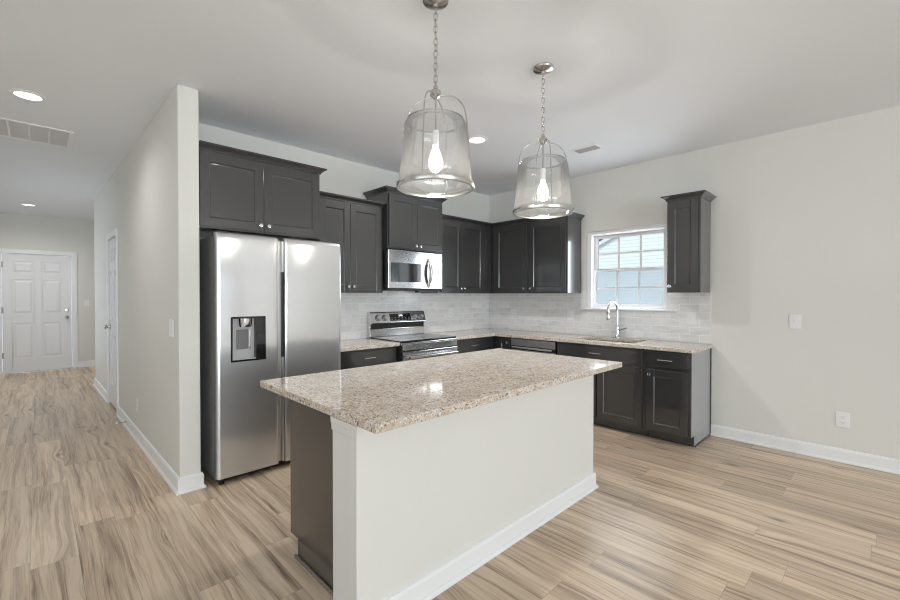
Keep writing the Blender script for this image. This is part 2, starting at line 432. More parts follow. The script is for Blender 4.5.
# ------------------------------------------------------------------ baseboards
BP = [(0, 0), (.026, 0), (.026, .008), (.018, .02), (.014, .022), (.014, .088), (.009, .102), (0, .106)]
def base_run(name, a, b, axis, at, sgn):
    pts = [(at + sgn * o, z) for o, z in BP]
    return struct(MB().extrude_profile(pts, a, b, axis).build(name, M['trim']))
base_run('baseboard_right', -12.5, -2.765, 'y', 0, -1)
base_run('baseboard_far', -4.06, -2.8, 'x', 6.5, -1)
def base_path(name, path):
    """profile swept with mitres along a path in plan; outside is to the right of travel"""
    rings = []
    n = len(path)
    for i, p in enumerate(path):
        p = Vector(p).to_2d() if not isinstance(p, Vector) else p
        d0 = (Vector(path[i]) - Vector(path[i - 1])).normalized() if i else None
        d1 = (Vector(path[i + 1]) - Vector(path[i])).normalized() if i < n - 1 else None
        n0 = Vector((d0.y, -d0.x)) if d0 else None; n1 = Vector((d1.y, -d1.x)) if d1 else None
        if n0 is None: off = n1
        elif n1 is None: off = n0
        else: off = (n0 + n1) / (1 + n0.dot(n1))
        rings.append([(path[i][0] + off.x * o, path[i][1] + off.y * o, z) for o, z in BP])
    return rings
def base_mesh(name, path, parent=None, mat='trim'):
    o = MB().loft(base_path(name, path)).build(name, M[mat], parent)
    return o
struct(base_mesh('baseboard_hall', [(-3.79, -.30), (-3.79, -.62), (hx(-.62), -.62), (hx(D0 - .09), D0 - .09)][::-1]))
struct(base_mesh('baseboard_hall.001', [(hx(D1 + .09), D1 + .09), (hx(4.28), 4.28), (-3.79, 4.28)][::-1]))
for o_ in ('baseboard_hall', 'baseboard_hall.001'): pass

# ------------------------------------------------------------------ sink window
win = MB()
cz0, cz1, cy0, cy1 = 1.185, 2.058, -2.388, -1.506
win.box(-.016, cy0, cz0, -.0005, WY0 + .006, cz1); win.box(-.016, WY1 - .006, cz0, -.0005, cy1, cz1); win.box(-.016, WY0 + .006, WZ1 - .006, -.0005, WY1 - .006, cz1)
win = struct(win.build('window_1', M['trim'], bevel=.003))
f = MB()                                         # vinyl frame lining the opening
f.box(0, WY1 - .012, WZ0, .11, WY1 - .0005, WZ1 - .0005); f.box(0, WY0 + .0005, WZ0, .11, WY0 + .012, WZ1 - .0005); f.box(0, WY0 + .012, WZ1 - .014, .11, WY1 - .012, WZ1 - .0005); f.box(.0, WY0 + .012, WZ0 + .0005, .11, WY1 - .012, WZ0 + .02)
f.build('window_frame', M['vinyl'], win, bevel=.002)
def sash(name, z0, z1, x0, x1):
    s = MB(); a, b, t = WY0 + .012, WY1 - .012, .030
    s.box(x0, a, z0, x1, a + t, z1); s.box(x0, b - t, z0, x1, b, z1); s.box(x0, a + t, z0, x1, b - t, z0 + t); s.box(x0, a + t, z1 - t, x1, b - t, z1)
    o = s.build(name, M['vinyl'], win, bevel=.002)
    xm = (x0 + x1) / 2
    MB().box(xm - .002, a + t, z0 + t, xm + .002, b - t, z1 - t).build('pane', M['pane'], o)
    g = MB()
    for q in (1, 2): c = a + t + (b - a - 2 * t) * q / 3; g.box(xm - .007, c - .009, z0 + t, xm + .007, c + .009, z1 - t)
    c = (z0 + z1) / 2; g.box(xm - .0065, a + t, c - .009, xm + .0065, b - t, c + .009)
    g.build('muntin', M['vinyl'], o)
    return o
up = sash('upper_sash', 1.60, 2.014, .068, .098)
lo = sash('lower_sash', 1.206, 1.628, .033, .063)
MB().box(.040, -1.975, 1.629, .060, -1.925, 1.640).build('sash_lock', M['vinyl'], win, bevel=.003)
sc_ = MB().box(.103, WY0 + .03, 1.22, .105, WY1 - .03, 1.61).build('insect_screen', M['screen'], win)
sc_['label'] = 'bluish insect screen outside the lower sash'
sl = MB(); sl.box(-.045, -2.465, 1.168, -.0005, -1.405, 1.186); sl.build('window_sill', M['trim'], win, bevel=.004)

# ------------------------------------------------------------------ backsplash tile
t = MB(); t.box(-2.74, -.008, .871, 0, -.0005, 1.40)
struct(t.build('backsplash', M['tile_a']))
t = MB(); t.box(-.008, -2.765, .871, -.0005, -.0085, 1.166); t.box(-.008, -2.765, 1.166, -.0005, -2.4655, 1.375); t.box(-.008, -1.4045, 1.166, -.0005, -.0085, 1.375)
t.box(-.008, -1.505, 1.187, -.0005, -1.4045, 1.385); t.box(-.008, -2.4655, 1.187, -.0005, -2.389, 1.375)
struct(t.build('backsplash', M['tile_b']))

# ------------------------------------------------------------------ doors of the room
def six_panel(w_, h_, th=.035):
    """six-panel slab, local x = width, y = depth, front face at y=0"""
    s = MB(); st = .115; mid = .10; pw = (w_ - 2 * st - mid) / 2
    rows = [(.23, .84), (1.00, 1.60), (1.71, h_ - .12)]
    s.box(0, .012, 0, w_, th, h_)
    zs = [0] + [q for r_ in rows for q in r_] + [h_]
    for x0, x1 in ((0, st), (st + pw, st + pw + mid), (w_ - st, w_)): s.box(x0, 0, 0, x1, .0122, h_)
    for i in range(0, len(zs), 2):
        for x0, x1 in ((st, st + pw), (st + pw + mid, w_ - st)): s.box(x0, 0, zs[i], x1, .0122, zs[i + 1])
    for z0, z1 in rows:
        for x0 in (st, st + pw + mid):
            a = .022; b = .05
            r0 = [(x0 + a, .012, z0 + a), (x0 + pw - a, .012, z0 + a), (x0 + pw - a, .012, z1 - a), (x0 + a, .012, z1 - a)]
            r1 = [(x0 + b, .002, z0 + b), (x0 + pw - b, .002, z0 + b), (x0 + pw - b, .002, z1 - b), (x0 + b, .002, z1 - b)]
            s.loft([r0, r1], capa=False)
    return s
def knob_mesh(mb, x, z, out=.055, r=.026):
    mb.lathe([(.030, -.001), (.032, -.006), (.012, -.010), (.010, -.028), (r * .8, -.034), (r, -.045), (r * .85, -.058), (r * .4, -.064), (0, -.065)], x, 0, z, 20, 'y')
    return mb
# entry door (faces -y)
d1 = six_panel(E1 - E0 - .02, EZ - .02).build('door_1', M['door'], bevel=.002); d1.location = (E0 + .01, 6.515, .008); struct(d1)
knob_mesh(MB(), E1 - E0 - .085, .925).build('door_knob', M['nickel'], d1, smooth=True)
MB().lathe([(.030, -.001), (.030, -.012), (.024, -.020), (0, -.022)], E1 - E0 - .085, 0, 1.06, 20, 'y').build('deadbolt', M['nickel'], d1, smooth=True)
for z in (.25, 1.02, 1.80): MB().box(-.010, -.004, z, .014, .004, z + .10).build('hinge', M['ltgrey'], d1)
t = MB(); t.box(E0 - .07, 6.482, 0, E0 - .001, 6.4995, EZ + .07); t.box(E1 + .001, 6.482, 0, E1 + .07, 6.4995, EZ + .07); t.box(E0 - .001, 6.482, EZ + .001, E1 + .001, 6.4995, EZ + .07)
struct(t.build('trim_1', M['trim'], bevel=.003))
struct(MB().box(E0, 6.485, .0005, E1, 6.57, .007).build('trim_2', M['nickel']))
# hall door (faces -x), almost edge-on
d2 = six_panel(D1 - D0 - .008, DZ - .03).build('door_2', M['door'], bevel=.002); struct(d2)
d2.rotation_euler = (0, 0, -R(90) + R(.773)); d2.location = (hx(D1) + .004, D1 - .004, .022)
kn = MB(); kn.lathe([(.030, -.001), (.032, -.006), (.012, -.010), (.010, -.028), (.022, -.034), (.027, -.045), (.022, -.058), (.010, -.064), (0, -.065)], .075, 0, .93, 20, 'y')
kn.build('door_knob', M['nickel'], d2, smooth=True)
for z in (.22, 1.0, 1.78): MB().box(D1 - D0 - .022, -.005, z, D1 - D0 - .006, .002, z + .09).build('hinge', M['nickel'], d2)
t = MB()
def cas(y0, y1, z0, z1): t.prism([(hx(y0) - .017, y0), (hx(y0) - .0005, y0), (hx(y1) - .0005, y1), (hx(y1) - .017, y1)], z0, z1)
cas(D0 - .08, D0 - .002, 0, DZ + .07); cas(D1 + .002, D1 + .08, 0, DZ + .07); cas(D0 - .002, D1 + .002, DZ + .002, DZ + .07)
struct(t.build('trim_3', M['trim'], bevel=.003))

# ------------------------------------------------------------------ cabinets
def shaker_door(mb, x0, x1, z0, z1, y0=-.02, y1=-.0005, st=.062, rec=.009):
    mb.box(x0, y0, z0, x0 + st, y1, z1); mb.box(x1 - st, y0, z0, x1, y1, z1)
    mb.box(x0 + st, y0, z0, x1 - st, y1, z0 + st); mb.box(x0 + st, y0, z1 - st, x1 - st, y1, z1)
    e = .006; a, b, c, d = x0 + st, x1 - st, z0 + st, z1 - st
    r0 = [(a, y0 + .002, c), (b, y0 + .002, c), (b, y0 + .002, d), (a, y0 + .002, d)]
    r1 = [(a + e, y0 + rec, c + e), (b - e, y0 + rec, c + e), (b - e, y0 + rec, d - e), (a + e, y0 + rec, d - e)]
    mb.loft([r0, r1], capa=False)
    return mb
def cab_knob(parent, x, z, y=-.02):
    return MB().lathe([(.006, 0), (.006, -.012), (.013, -.017), (.0155, -.023), (.013, -.028), (0, -.030)], x, y, z, 18, 'y').build('knob', M['chrome'], parent, smooth=True)
def cab_pull(parent, x, z, L=.125, y=-.02):
    m = MB(); h = L / 2
    m.tube([(x - h, y - .028, z), (x + h, y - .028, z)], .0055, 10)
    for s in (-1, 1): m.tube([(x + s * h * .78, y, z), (x + s * h * .78, y - .028, z)], .005, 10)
    return m.build('pull', M['nickel'], parent, smooth=True)
CROWN = [(0, 0), (.010, 0), (.010, .010), (.014, .011), (.020, .019), (.034, .030), (.038, .032), (.038, .036), (.046, .037), (.046, .047), (-.018, .047), (-.018, 0)]
def crown(parent, w_, depth, z, left, right):
    """crown moulding along the front, ends: 'return' runs back to the wall, 'flat' stops, 'in' mitres into an inside corner"""
    path_for = []
    rings = {}
    pts = []
    def col_(o_, zz):
        L = []
        if left == 'return': L += [(-o_, depth, zz), (-o_, -o_, zz)]
        elif left == 'in': L += [(o_, -o_, zz)]
        else: L += [(0, -o_, zz)]
        if right == 'return': L += [(w_ + o_, -o_, zz), (w_ + o_, depth, zz)]
        elif right == 'in': L += [(w_ - o_, -o_, zz)]
        else: L += [(w_, -o_, zz)]
        return L
    cols = [col_(o_, z + zz) for o_, zz in CROWN]
    m = MB(); n = len(CROWN)
    V = [[m.bm.verts.new(p) for p in c_] for c_ in cols]
    for i in range(n):
        a, b = V[i], V[(i + 1) % n]
        for j in range(len(a) - 1): m.bm.faces.new((a[j], a[j + 1], b[j + 1], b[j]))
    m.bm.faces.new([v_[0] for v_ in V]); m.bm.faces.new([v_[-1] for v_ in V][::-1])
    return m.build('crown', M['cab'], parent, bevel=.001, seg=1)
def wall_cabinet(label, loc, rz, w_, h_, depth, doors, knobs, left, right):
    t = thing('wall_cabinet', label, 'cabinet', loc, rz)
    b = MB().box(0, 0, 0, w_, depth, h_)
    b.build('carcass', M['cab'], t, bevel=.002)
    for (x0, x1), ks in zip(doors, knobs):
        d = shaker_door(MB(), x0, x1, .012, h_ - .030).build('door', M['cab'], t, bevel=.0018)
        for kx, kz in ks: cab_knob(d, kx, kz)
    crown(t, w_, depth, h_ - .012, left, right)
    return t
HZ = R(-90)
U0 = 1.357
# above the fridge
wall_cabinet('wide charcoal two-door cabinet mounted above the stainless fridge', (-3.787, -.58, 1.805), 0, .907, .557, .552,
             [(.004, .437), (.441, .895)], [[(.410, .055)], [(.468, .055)]], 'flat', 'return')
# between fridge and microwave
wall_cabinet('charcoal two-door wall cabinet between the fridge and the microwave', (-2.768, -.315, U0), 0, .718, .880, .305,
             [(.012, .327), (.331, .688)], [[(.301, .06)], [(.357, .06)]], 'flat', 'flat')
# over the microwave
wall_cabinet('short raised two-door charcoal cabinet directly above the microwave', (-2.046, -.39, 1.812), 0, .760, .583, .38,
             [(.012, .3775), (.3825, .748)], [[(.350, .045)], [(.410, .045)]], 'return', 'return')
# right of the microwave, into the corner
wall_cabinet('charcoal two-door wall cabinet from the microwave to the corner', (-1.283, -.315, U0), 0, .948, .876, .305,
             [(.045, .385), (.389, .785)], [[(.360, .06)], [(.414, .06)]], 'flat', 'in')
# corner to window
wall_cabinet('charcoal two-door wall cabinet between the corner and the window', (-.315, -.008, U0), HZ, 1.417, .876, .305,
             [(.375, .868), (.906, 1.400)], [[(.840, .06)], [(.934, .06)]], 'flat', 'return')
# single beyond the window
wall_cabinet('narrow single-door charcoal wall cabinet beyond the window, standing alone', (-.315, -2.474, U0), HZ, .286, .872, .305,
             [(.010, .268)], [[(.036, .06)]], 'return', 'return')

BT = .835            # top of base carcasses
FD = .56             # face plane distance from the wall
def base_cabinet(label, loc, rz, w_, drawers, doors, end_panel=False, depth=.55):
    t = thing('base_cabinet', label, 'cabinet', loc, rz)
    m = MB(); m.box(0, 0, .10, w_, depth, BT); m.box(0.002, .075, 0, w_ - (.002 if not end_panel else 0), depth, .10)
    m.build('carcass', M['cab'], t, bevel=.002)
    for x0, x1, z0, z1, pulls in drawers:
        d = MB().box(x0, -.02, z0, x1, -.0005, z1).build('drawer', M['cab'], t, bevel=.003)
        for px in pulls: cab_pull(d, px, (z0 + z1) / 2)
    for x0, x1, z0, z1, ks in doors:
        d = shaker_door(MB(), x0, x1, z0, z1).build('door', M['cab'], t, bevel=.0018)
        for kx, kz in ks: cab_knob(d, kx, kz)
    return t
t = base_cabinet('charcoal base cabinet between the fridge and the range', (-2.735, -FD, 0), 0, .675,
             [(.015, .66, .690, .815, [.335])], [(.015, .335, .115, .665, [(.308, .62)]), (.340, .66, .115, .665, [(.367, .62)])])
t = base_cabinet('charcoal base cabinet between the range and the corner', (-1.270, -FD, 0), 0, .690,
             [(.012, .585, .690, .815, [.300])], [(.012, .296, .115, .665, [(.27, .62)]), (.300, .585, .115, .665, [(.326, .62)])])
t = base_cabinet('dark corner base cabinet with one narrow door beside the dishwasher', (-FD, -.005, 0), HZ, .825,
             [], [(.62, .805, .115, .815, [(.775, .765)])])
t = base_cabinet('long charcoal sink base cabinet below the faucet', (-FD, -1.442, 0), HZ, .930,
             [(.018, .905, .685, .815, [.455])], [(.018, .455, .100, .655, [(.43, .61)]), (.468, .905, .100, .655, [(.495, .61)])])
t = base_cabinet('narrow charcoal end base cabinet with one drawer over one door', (-FD, -2.374, 0), HZ, .386,
             [(.018, .365, .685, .815, [.185])], [(.018, .365, .100, .655, [(.045, .61)])], True)
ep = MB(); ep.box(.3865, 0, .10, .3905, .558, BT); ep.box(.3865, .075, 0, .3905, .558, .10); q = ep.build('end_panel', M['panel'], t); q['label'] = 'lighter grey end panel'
e2 = MB(); e2.box(.391, .540, .0, .399, .558, BT); e2.box(.391, .075, 0, .399, .540, .016); e2.build('edge_trim', M['cab'], t, bevel=.001)

# ------------------------------------------------------------------ countertops
def slab(name, outline, z0, z1, label, holes=()):
    bm = bmesh.new()
    ev = []
    def ring(pts):
        vs = [bm.verts.new((x, y, z1)) for x, y in pts]
        return [bm.edges.new((vs[i], vs[(i + 1) % len(vs)])) for i in range(len(vs))]
    ev += ring(outline)
    for h_ in holes: ev += ring(h_)
    bmesh.ops.triangle_fill(bm, use_beauty=True, use_dissolve=False, edges=ev)
    ex = bmesh.ops.extrude_face_region(bm, geom=bm.faces[:])
    bmesh.ops.translate(bm, vec=(0, 0, z0 - z1), verts=[g_ for g_ in ex['geom'] if isinstance(g_, bmesh.types.BMVert)])
    m = MB(); m.bm.free(); m.bm = bm
    o = m.build(name, M['granite'], bevel=.004)
    return tag(o, label, 'countertop')
CT = .870
slab('countertop', [(-2.742, -.0085), (-2.742, -.605), (-2.050, -.605), (-2.050, -.0085)], BT + .0005, CT, 'short granite countertop between the fridge and the range')
def rrect(x0, y0, x1, y1, r, n=5):
    pts = []
    for cx, cy, a0 in ((x1 - r, y1 - r, 0), (x0 + r, y1 - r, 90), (x0 + r, y0 + r, 180), (x1 - r, y0 + r, 270)):
        for i in range(n + 1): a = R(a0 + 90 * i / n); pts.append((cx + r * math.cos(a), cy + r * math.sin(a)))
    return pts
SK = (-.50, -2.235, -.12, -1.585)
slab('countertop', [(-1.280, -.0085), (-1.280, -.605), (-.605, -.605), (-.605, -2.790), (-.0085, -2.790), (-.0085, -.0085)], BT + .0005, CT,
     'long L-shaped granite countertop running past the corner, holding the sink', [rrect(*SK, .05)])
# sink bowl
s = MB(); rg = []
x0, y0, x1, y1 = SK
for ins, z in ((-.012, BT - .002), (.0, BT - .002), (.006, BT - .01), (.012, .70), (.03, .672)):
    rg.append([(x, y, z) for x, y in rrect(x0 + ins, y0 + ins, x1 - ins, y1 - ins, .05)])
s.loft(rg, capa=False)
rg2 = [[(x, y, z) for x, y in rrect(x0 + i, y0 + i, x1 - i, y1 - i, .05)] for i, z in ((-.012, BT - .004), (-.004, BT - .005), (.004, .695), (.02, .664))]
s.loft(rg2, capa=False)
tag(s.build('sink', M['sink'], smooth=True), 'stainless undermount sink set in the granite below the window', 'sink')
bpy.data.objects['sink']['group'] = 'sink fittings'
del bpy.data.objects['sink']['group']

# faucet: high arc pull-down, spout towards the room
fa = thing('faucet', 'chrome pull-down faucet with high arched spout behind the sink', 'faucet', (-.060, -1.882, CT + .0005), R(172))
MB().lathe([(.027, 0), (.027, .006), (.022, .012), (.021, .05), (.021, .12), (.018, .135), (.0135, .14)], 0, 0, 0, 24).build('base', M['chrome'], fa, smooth=True)
arc = [(0, 0, .13 + .02 * i) for i in range(9)]
for i in range(1, 19):
    a = math.pi * i / 18 * 1.04; arc.append((.085 - .085 * math.cos(a), 0, .30 + .085 * math.sin(a)))
MB().tube(arc, .0125, 14).build('spout', M['chrome'], fa, smooth=True)
e = Vector(arc[-1]); dv = (Vector(arc[-1]) - Vector(arc[-2])).normalized()
MB().tube([e, e + dv * .01, e + dv * .05, e + dv * .075, e + dv * .09], [.0135, .017, .019, .021, .019], 14).build('spray_head', M['chrome'], fa, smooth=True)
lv = MB(); lv.tube([(0, 0, .085), (0, .035, .087), (0, .045, .088)], [.015, .015, .012], 12); lv.tube([(0, .04, .09), (0, .075, .098), (0, .115, .112)], [.009, .008, .006], 10)
lv.build('lever', M['chrome'], fa, smooth=True)

# ------------------------------------------------------------------ fridge
FX0, FX1, FY, FT = -3.713, -2.754, -.715, 1.772
fr = thing('refrigerator', 'stainless side-by-side refrigerator with a water dispenser in its door', 'refrigerator', (0, 0, 0))
m = MB(); m.box(FX0 + .006, -.64, .03, FX1 - .006, -.03, FT - .02)
m.build('case', M['case'], fr, bevel=.004)
m = MB(); m.box(FX0 + .02, -.635, .012, FX1 - .02, -.58, .030 + .05); m.box(FX0 + .03, -.65, .03, FX1 - .03, -.60, .075)
m.build('kick_grille', M['black'], fr)
for x in (FX0 + .04, FX1 - .04):
    MB().lathe([(.018, 0.0005), (.018, .012), (.012, .014), (.012, .035)], x, -.66, 0, 14).build('foot', M['black'], fr)
    m = MB(); m.box(x - .03, -.70, FT - .019, x + .05, -.58, FT + .006); m.build('hinge_cover', M['dark'], fr, bevel=.004)
def fridge_door(name, x0, x1, z0, z1, hole=None):
    bm = bmesh.new(); T = .062
    xs = [x0 + (x1 - x0) * i / 16 for i in range(17)]; zs = [z0 + (z1 - z0) * i / 44 for i in range(45)]
    for q in (.006, .016): xs += [x0 + q, x1 - q]; zs += [z0 + q, z1 - q]
    zs += [z1 - .03, z1 - .045]
    if hole: 
        xs = [x for x in xs if min(abs(x - hole[0]), abs(x - hole[1])) > .01]; zs = [z for z in zs if min(abs(z - hole[2]), abs(z - hole[3])) > .012]
        xs += [hole[0], hole[1]]; zs += [hole[2], hole[3]]
    xs = sorted(set(round(x, 5) for x in xs)); zs = sorted(set(round(z, 5) for z in zs))
    def ysurf(x, z):
        u_ = (x - x0) / (x1 - x0) * 2 - 1; y = FY + .004 * u_ * u_
        d = min(x - x0, x1 - x); 
        if d < .016: y += .016 * (1 - math.sqrt(max(0, 1 - ((.016 - d) / .016) ** 2)))
        e_ = z1 - z
        if e_ < .045: y += .022 * (1 - math.sqrt(max(0, 1 - ((.045 - e_) / .045) ** 2)))
        y += .0022 * math.sin(z * 7.5 + .5 + x0 * 2) + .0008 * math.sin(z * 17 + u_) 
        return y
    V = {}
    for i, x in enumerate(xs):
        for j, z in enumerate(zs): V[i, j] = bm.verts.new((x, ysurf(x, z), z))
    inh = lambda i, j: hole and hole[0] - 1e-4 <= xs[i] and xs[i + 1] <= hole[1] + 1e-4 and hole[2] - 1e-4 <= zs[j] and zs[j + 1] <= hole[3] + 1e-4
    for i in range(len(xs) - 1):
        for j in range(len(zs) - 1):
            if not inh(i, j): bm.faces.new((V[i, j], V[i + 1, j], V[i + 1, j + 1], V[i, j + 1]))
    bm.edges.ensure_lookup_table()
    be = [e_ for e_ in bm.edges if e_.is_boundary]
    ho = []
    if hole:
        ho = [e_ for e_ in be if all(hole[0] - 1e-3 < v_.co.x < hole[1] + 1e-3 and hole[2] - 1e-3 < v_.co.z < hole[3] + 1e-3 for v_ in e_.verts)]
    oe = [e_ for e_ in be if e_ not in ho]
    ex = bmesh.ops.extrude_edge_only(bm, edges=oe)
    for g_ in ex['geom']:
        if isinstance(g_, bmesh.types.BMVert): g_.co.y = FY + T + .012
    bk = [e_ for e_ in ex['geom'] if isinstance(e_, bmesh.types.BMEdge) and e_.is_boundary]
    bmesh.ops.edgeloop_fill(bm, edges=bk)
    m = MB(); m.bm.free(); m.bm = bm
    return m.build(name, M['steel'], fr, smooth=True)
XS0, XS1 = -3.284, -3.240
HO = (-3.623, -3.381, .857, 1.176)
dl = fridge_door('door', FX0, XS0, .052, FT, HO)
dr = fridge_door('door', XS1, FX1, .052, FT)
# pocket handles: a steel channel between the doors with a black slot
m = MB(); m.box(XS0 - .001, FY + .030, .06, XS1 - .018, FY + .07, FT - .03); m.build('handle_channel', M['steel_side'], fr)
m = MB(); m.box(XS1 - .016, FY + .010, .86, XS1 - .0015, FY + .06, 1.508); h_ = m.build('handle_slot', M['black'], fr); h_['label'] = 'black handle slot between the two doors'
MB().box(XS1 - .016, FY + .013, 1.509, XS1 - .0015, FY + .06, FT - .03).build('handle_channel', M['steel_side'], fr)
MB().box(XS1 - .016, FY + .013, .06, XS1 - .0015, FY + .06, .859).build('handle_channel', M['steel_side'], fr)
# dispenser recess in the left door
dp = MB(); a, b, c_, d_ = HO; yb = FY + .055
dp.box(a, FY + .002, c_, a + .012, yb, d_); dp.box(b - .012, FY + .002, c_, b, yb, d_); dp.box(a + .012, FY + .002, d_ - .012, b - .012, yb, d_); dp.box(a + .012, FY + .002, c_, b - .012, yb, c_ + .012)
dp.box(b - .070, FY + .004, c_ + .012, b - .012, yb, d_ - .012)
D = dp.build('dispenser', M['blackglass'], fr, bevel=.002); D['label'] = 'dark framed water dispenser'
MB().box(a + .012, FY + .044, c_ + .012, b - .070, yb, d_ - .012).build('recess_back', M['ltgrey'], D)
MB().box(a + .050, FY + .036, c_ + .085, a + .130, FY + .0438, c_ + .225).build('paddle', M['grey'], D, bevel=.003)
MB().box(a + .135, FY + .038, c_ + .085, a + .146, FY + .0438, c_ + .225).build('water_lever', M['chrome'], D, bevel=.002)
MB().lathe([(.0, -.02), (.045, -.02), (.048, 0), (.05, .04), (0, .04)], a + .105, FY + .036, d_ - .052, 20).build('spout_housing', M['chrome'], D, smooth=True)
MB().box(a + .013, FY + .006, c_ + .0125, b - .071, FY + .044, c_ + .020).build('drip_tray', M['ltgrey'], D)
# ------------------------------------------------------------------ range
RX0, RX1 = -2.044, -1.284
ra = thing('range', 'stainless electric range with a knobbed back panel between base cabinets', 'range', (0, 0, 0))
m = MB(); m.box(RX0, -.60, .09, RX1, -.03, .862); m.box(RX0 + .03, -.56, .012, RX1 - .03, -.05, .09)
m.build('body', M['dark'], ra)
for x in (RX0 + .06, RX1 - .06):
    for y in (-.52, -.10): MB().lathe([(.02, .0005), (.02, .012), (.012, .013), (.012, .014)], x, y, 0, 12).build('foot', M['black'], ra)
MB().box(RX0 - .002, -.615, .863, RX1 + .002, -.085, .880).build('cooktop', M['blackglass'], ra, bevel=.004)
# front band below the cooktop
m = MB(); m.box(RX0, -.635, .785, RX1, -.601, .862); fb = m.build('front_panel', M['gloss_steel'], ra, bevel=.004)
m = MB(); m.box(RX0 + .05, -.637, .800, RX1 - .05, -.634, .846); m.build('raised_band', M['gloss_steel'], fb, bevel=.001)
# oven door with window and bar handle
m = MB(); m.box(RX0, -.640, .270, RX1, -.601, .772); od = m.build('oven_door', M['gloss_steel'], ra, bevel=.004)
MB().box(RX0 + .10, -.642, .34, RX1 - .10, -.639, .64).build('window', M['ovenglass'], od)
m = MB(); m.tube([(RX0 + .05, -.690, .722), (RX1 - .05, -.690, .722)], .013, 14)
for x in (RX0 + .09, RX1 - .09): m.tube([(x, -.640, .722), (x, -.690, .722)], .010, 10)
m.build('handle', M['gloss_steel'], od, smooth=True)
m = MB(); m.box(RX0, -.638, .095, RX1, -.601, .258); m.build('drawer', M['steel'], ra, bevel=.004)
# backguard: lower steel apron, dark vent recess, tilted control panel
m = MB(); m.extrude_profile([(-.012, .880), (-.080, .881), (-.082, .965), (-.070, .972), (-.070, 1.022), (-.012, 1.022)], RX0, RX1, 'x'); m.build('backguard', M['gloss_steel'], ra, bevel=.002)
MB().box(RX0 + .012, -.083, .968, RX1 - .012, -.0705, 1.020).build('vent_recess', M['black'], ra)
m = MB(); m.extrude_profile([(-.012, 1.023), (-.108, 1.023), (-.112, 1.032), (-.075, 1.138), (-.062, 1.148), (-.012, 1.148)], RX0, RX1, 'x'); cp = m.build('control_panel', M['gloss_steel'], ra, bevel=.003)
tilt = math.atan2(.037, .106); 
def on_panel(x, s, off=0):   # point on the tilted face, s up the face
    return Vector((x, -.112 + math.sin(tilt) * s - math.cos(tilt) * off, 1.032 + math.cos(tilt) * s + math.sin(tilt) * off))
def panel_box(x0, x1, s0, s1, o0, o1):
    return [[tuple(on_panel(x0, s0, o)), tuple(on_panel(x1, s0, o)), tuple(on_panel(x1, s1, o)), tuple(on_panel(x0, s1, o))] for o in (o0, o1)]
ds = MB().loft(panel_box(RX0 + .245, RX1 - .225, .018, .098, -.0005, .002)).build('display', M['blackglass'], cp)
m = MB()
for i in range(3): m.loft(panel_box(RX0 + .372 + .016 * i + (.008 if i > 0 else 0), RX0 + .382 + .016 * i + (.008 if i > 0 else 0), .066, .086, .0021, .0026))
m.build('clock_digits', M['digits'], ds)
for i in range(6):
    for s0 in (.030, .048): MB().loft(panel_box(RX0 + .262 + .048 * i, RX0 + .278 + .048 * i, s0, s0 + .004, .0021, .0024)).build('touch_key', M['ltgrey'], ds)
for x in (RX0 + .085, RX0 + .175, RX1 - .165, RX1 - .065):
    c0 = on_panel(x, .055)
    kb = bpy.data.objects.new('knob', None)
    m = MB(); m.lathe([(.030, .0005), (.030, -.004), (.026, -.005), (.024, -.024), (.021, -.028), (0, -.028)], 0, 0, 0, 24, 'y'); m.box(-.004, -.034, -.020, .004, -.027, .020)
    kb = m.build('knob', M['steel_side'], cp, smooth=True); kb.location = c0; kb.rotation_euler = (-tilt, 0, 0)
    m = MB(); m.lathe([(.0345, .001), (.0345, -.002), (.0305, -.0024), (.0305, .001)], 0, 0, 0, 24, 'y', closed=True); q = m.build('ring', M['black'], kb)

# ------------------------------------------------------------------ microwave
MX0, MX1, MY, MZ0, MZ1 = -2.040, -1.284, -.385, 1.396, 1.805
mw = thing('microwave', 'stainless over-the-range microwave with a curved handle', 'microwave', (0, 0, 0))
m = MB(); m.box(MX0, MY + .03, MZ0, MX1, -.009, MZ1); m.build('case', M['black'], mw, bevel=.002)
m = MB(); m.box(MX0 + .001, MY - .012, MZ0 + .006, MX1 - .001, MY + .0295, MZ1 - .002)
md_ = m.build('door', M['gloss_steel'], mw, bevel=.006)
MB().box(MX0 + .035, MY - .0135, MZ0 + .075, MX1 - .030, MY - .0115, MZ1 - .135).build('window', M['ovenglass'], md_)
m = MB(); hxm = MX1 - .215; hp = []
for i in range(17):
    q = i / 16; hp.append((hxm, MY - .014 - .045 * math.sin(math.pi * q), MZ0 + .020 + (MZ1 - MZ0 - .085) * q))
m.tube(hp, [.011 + .006 * math.sin(math.pi * i / 16) for i in range(17)], 14); m.build('handle', M['steel_side'], md_, smooth=True)
m = MB(); m.box(MX0 + .01, MY + .01, MZ0 - .014, MX1 - .01, -.03, MZ0 - .0005); m.build('bottom_vent', M['dark'], mw)
MB().box(MX0 + .40, MY + .0, MZ0 - .034, MX0 + .66, MY + .05, MZ0 - .0145).build('control_lip', M['black'], mw)

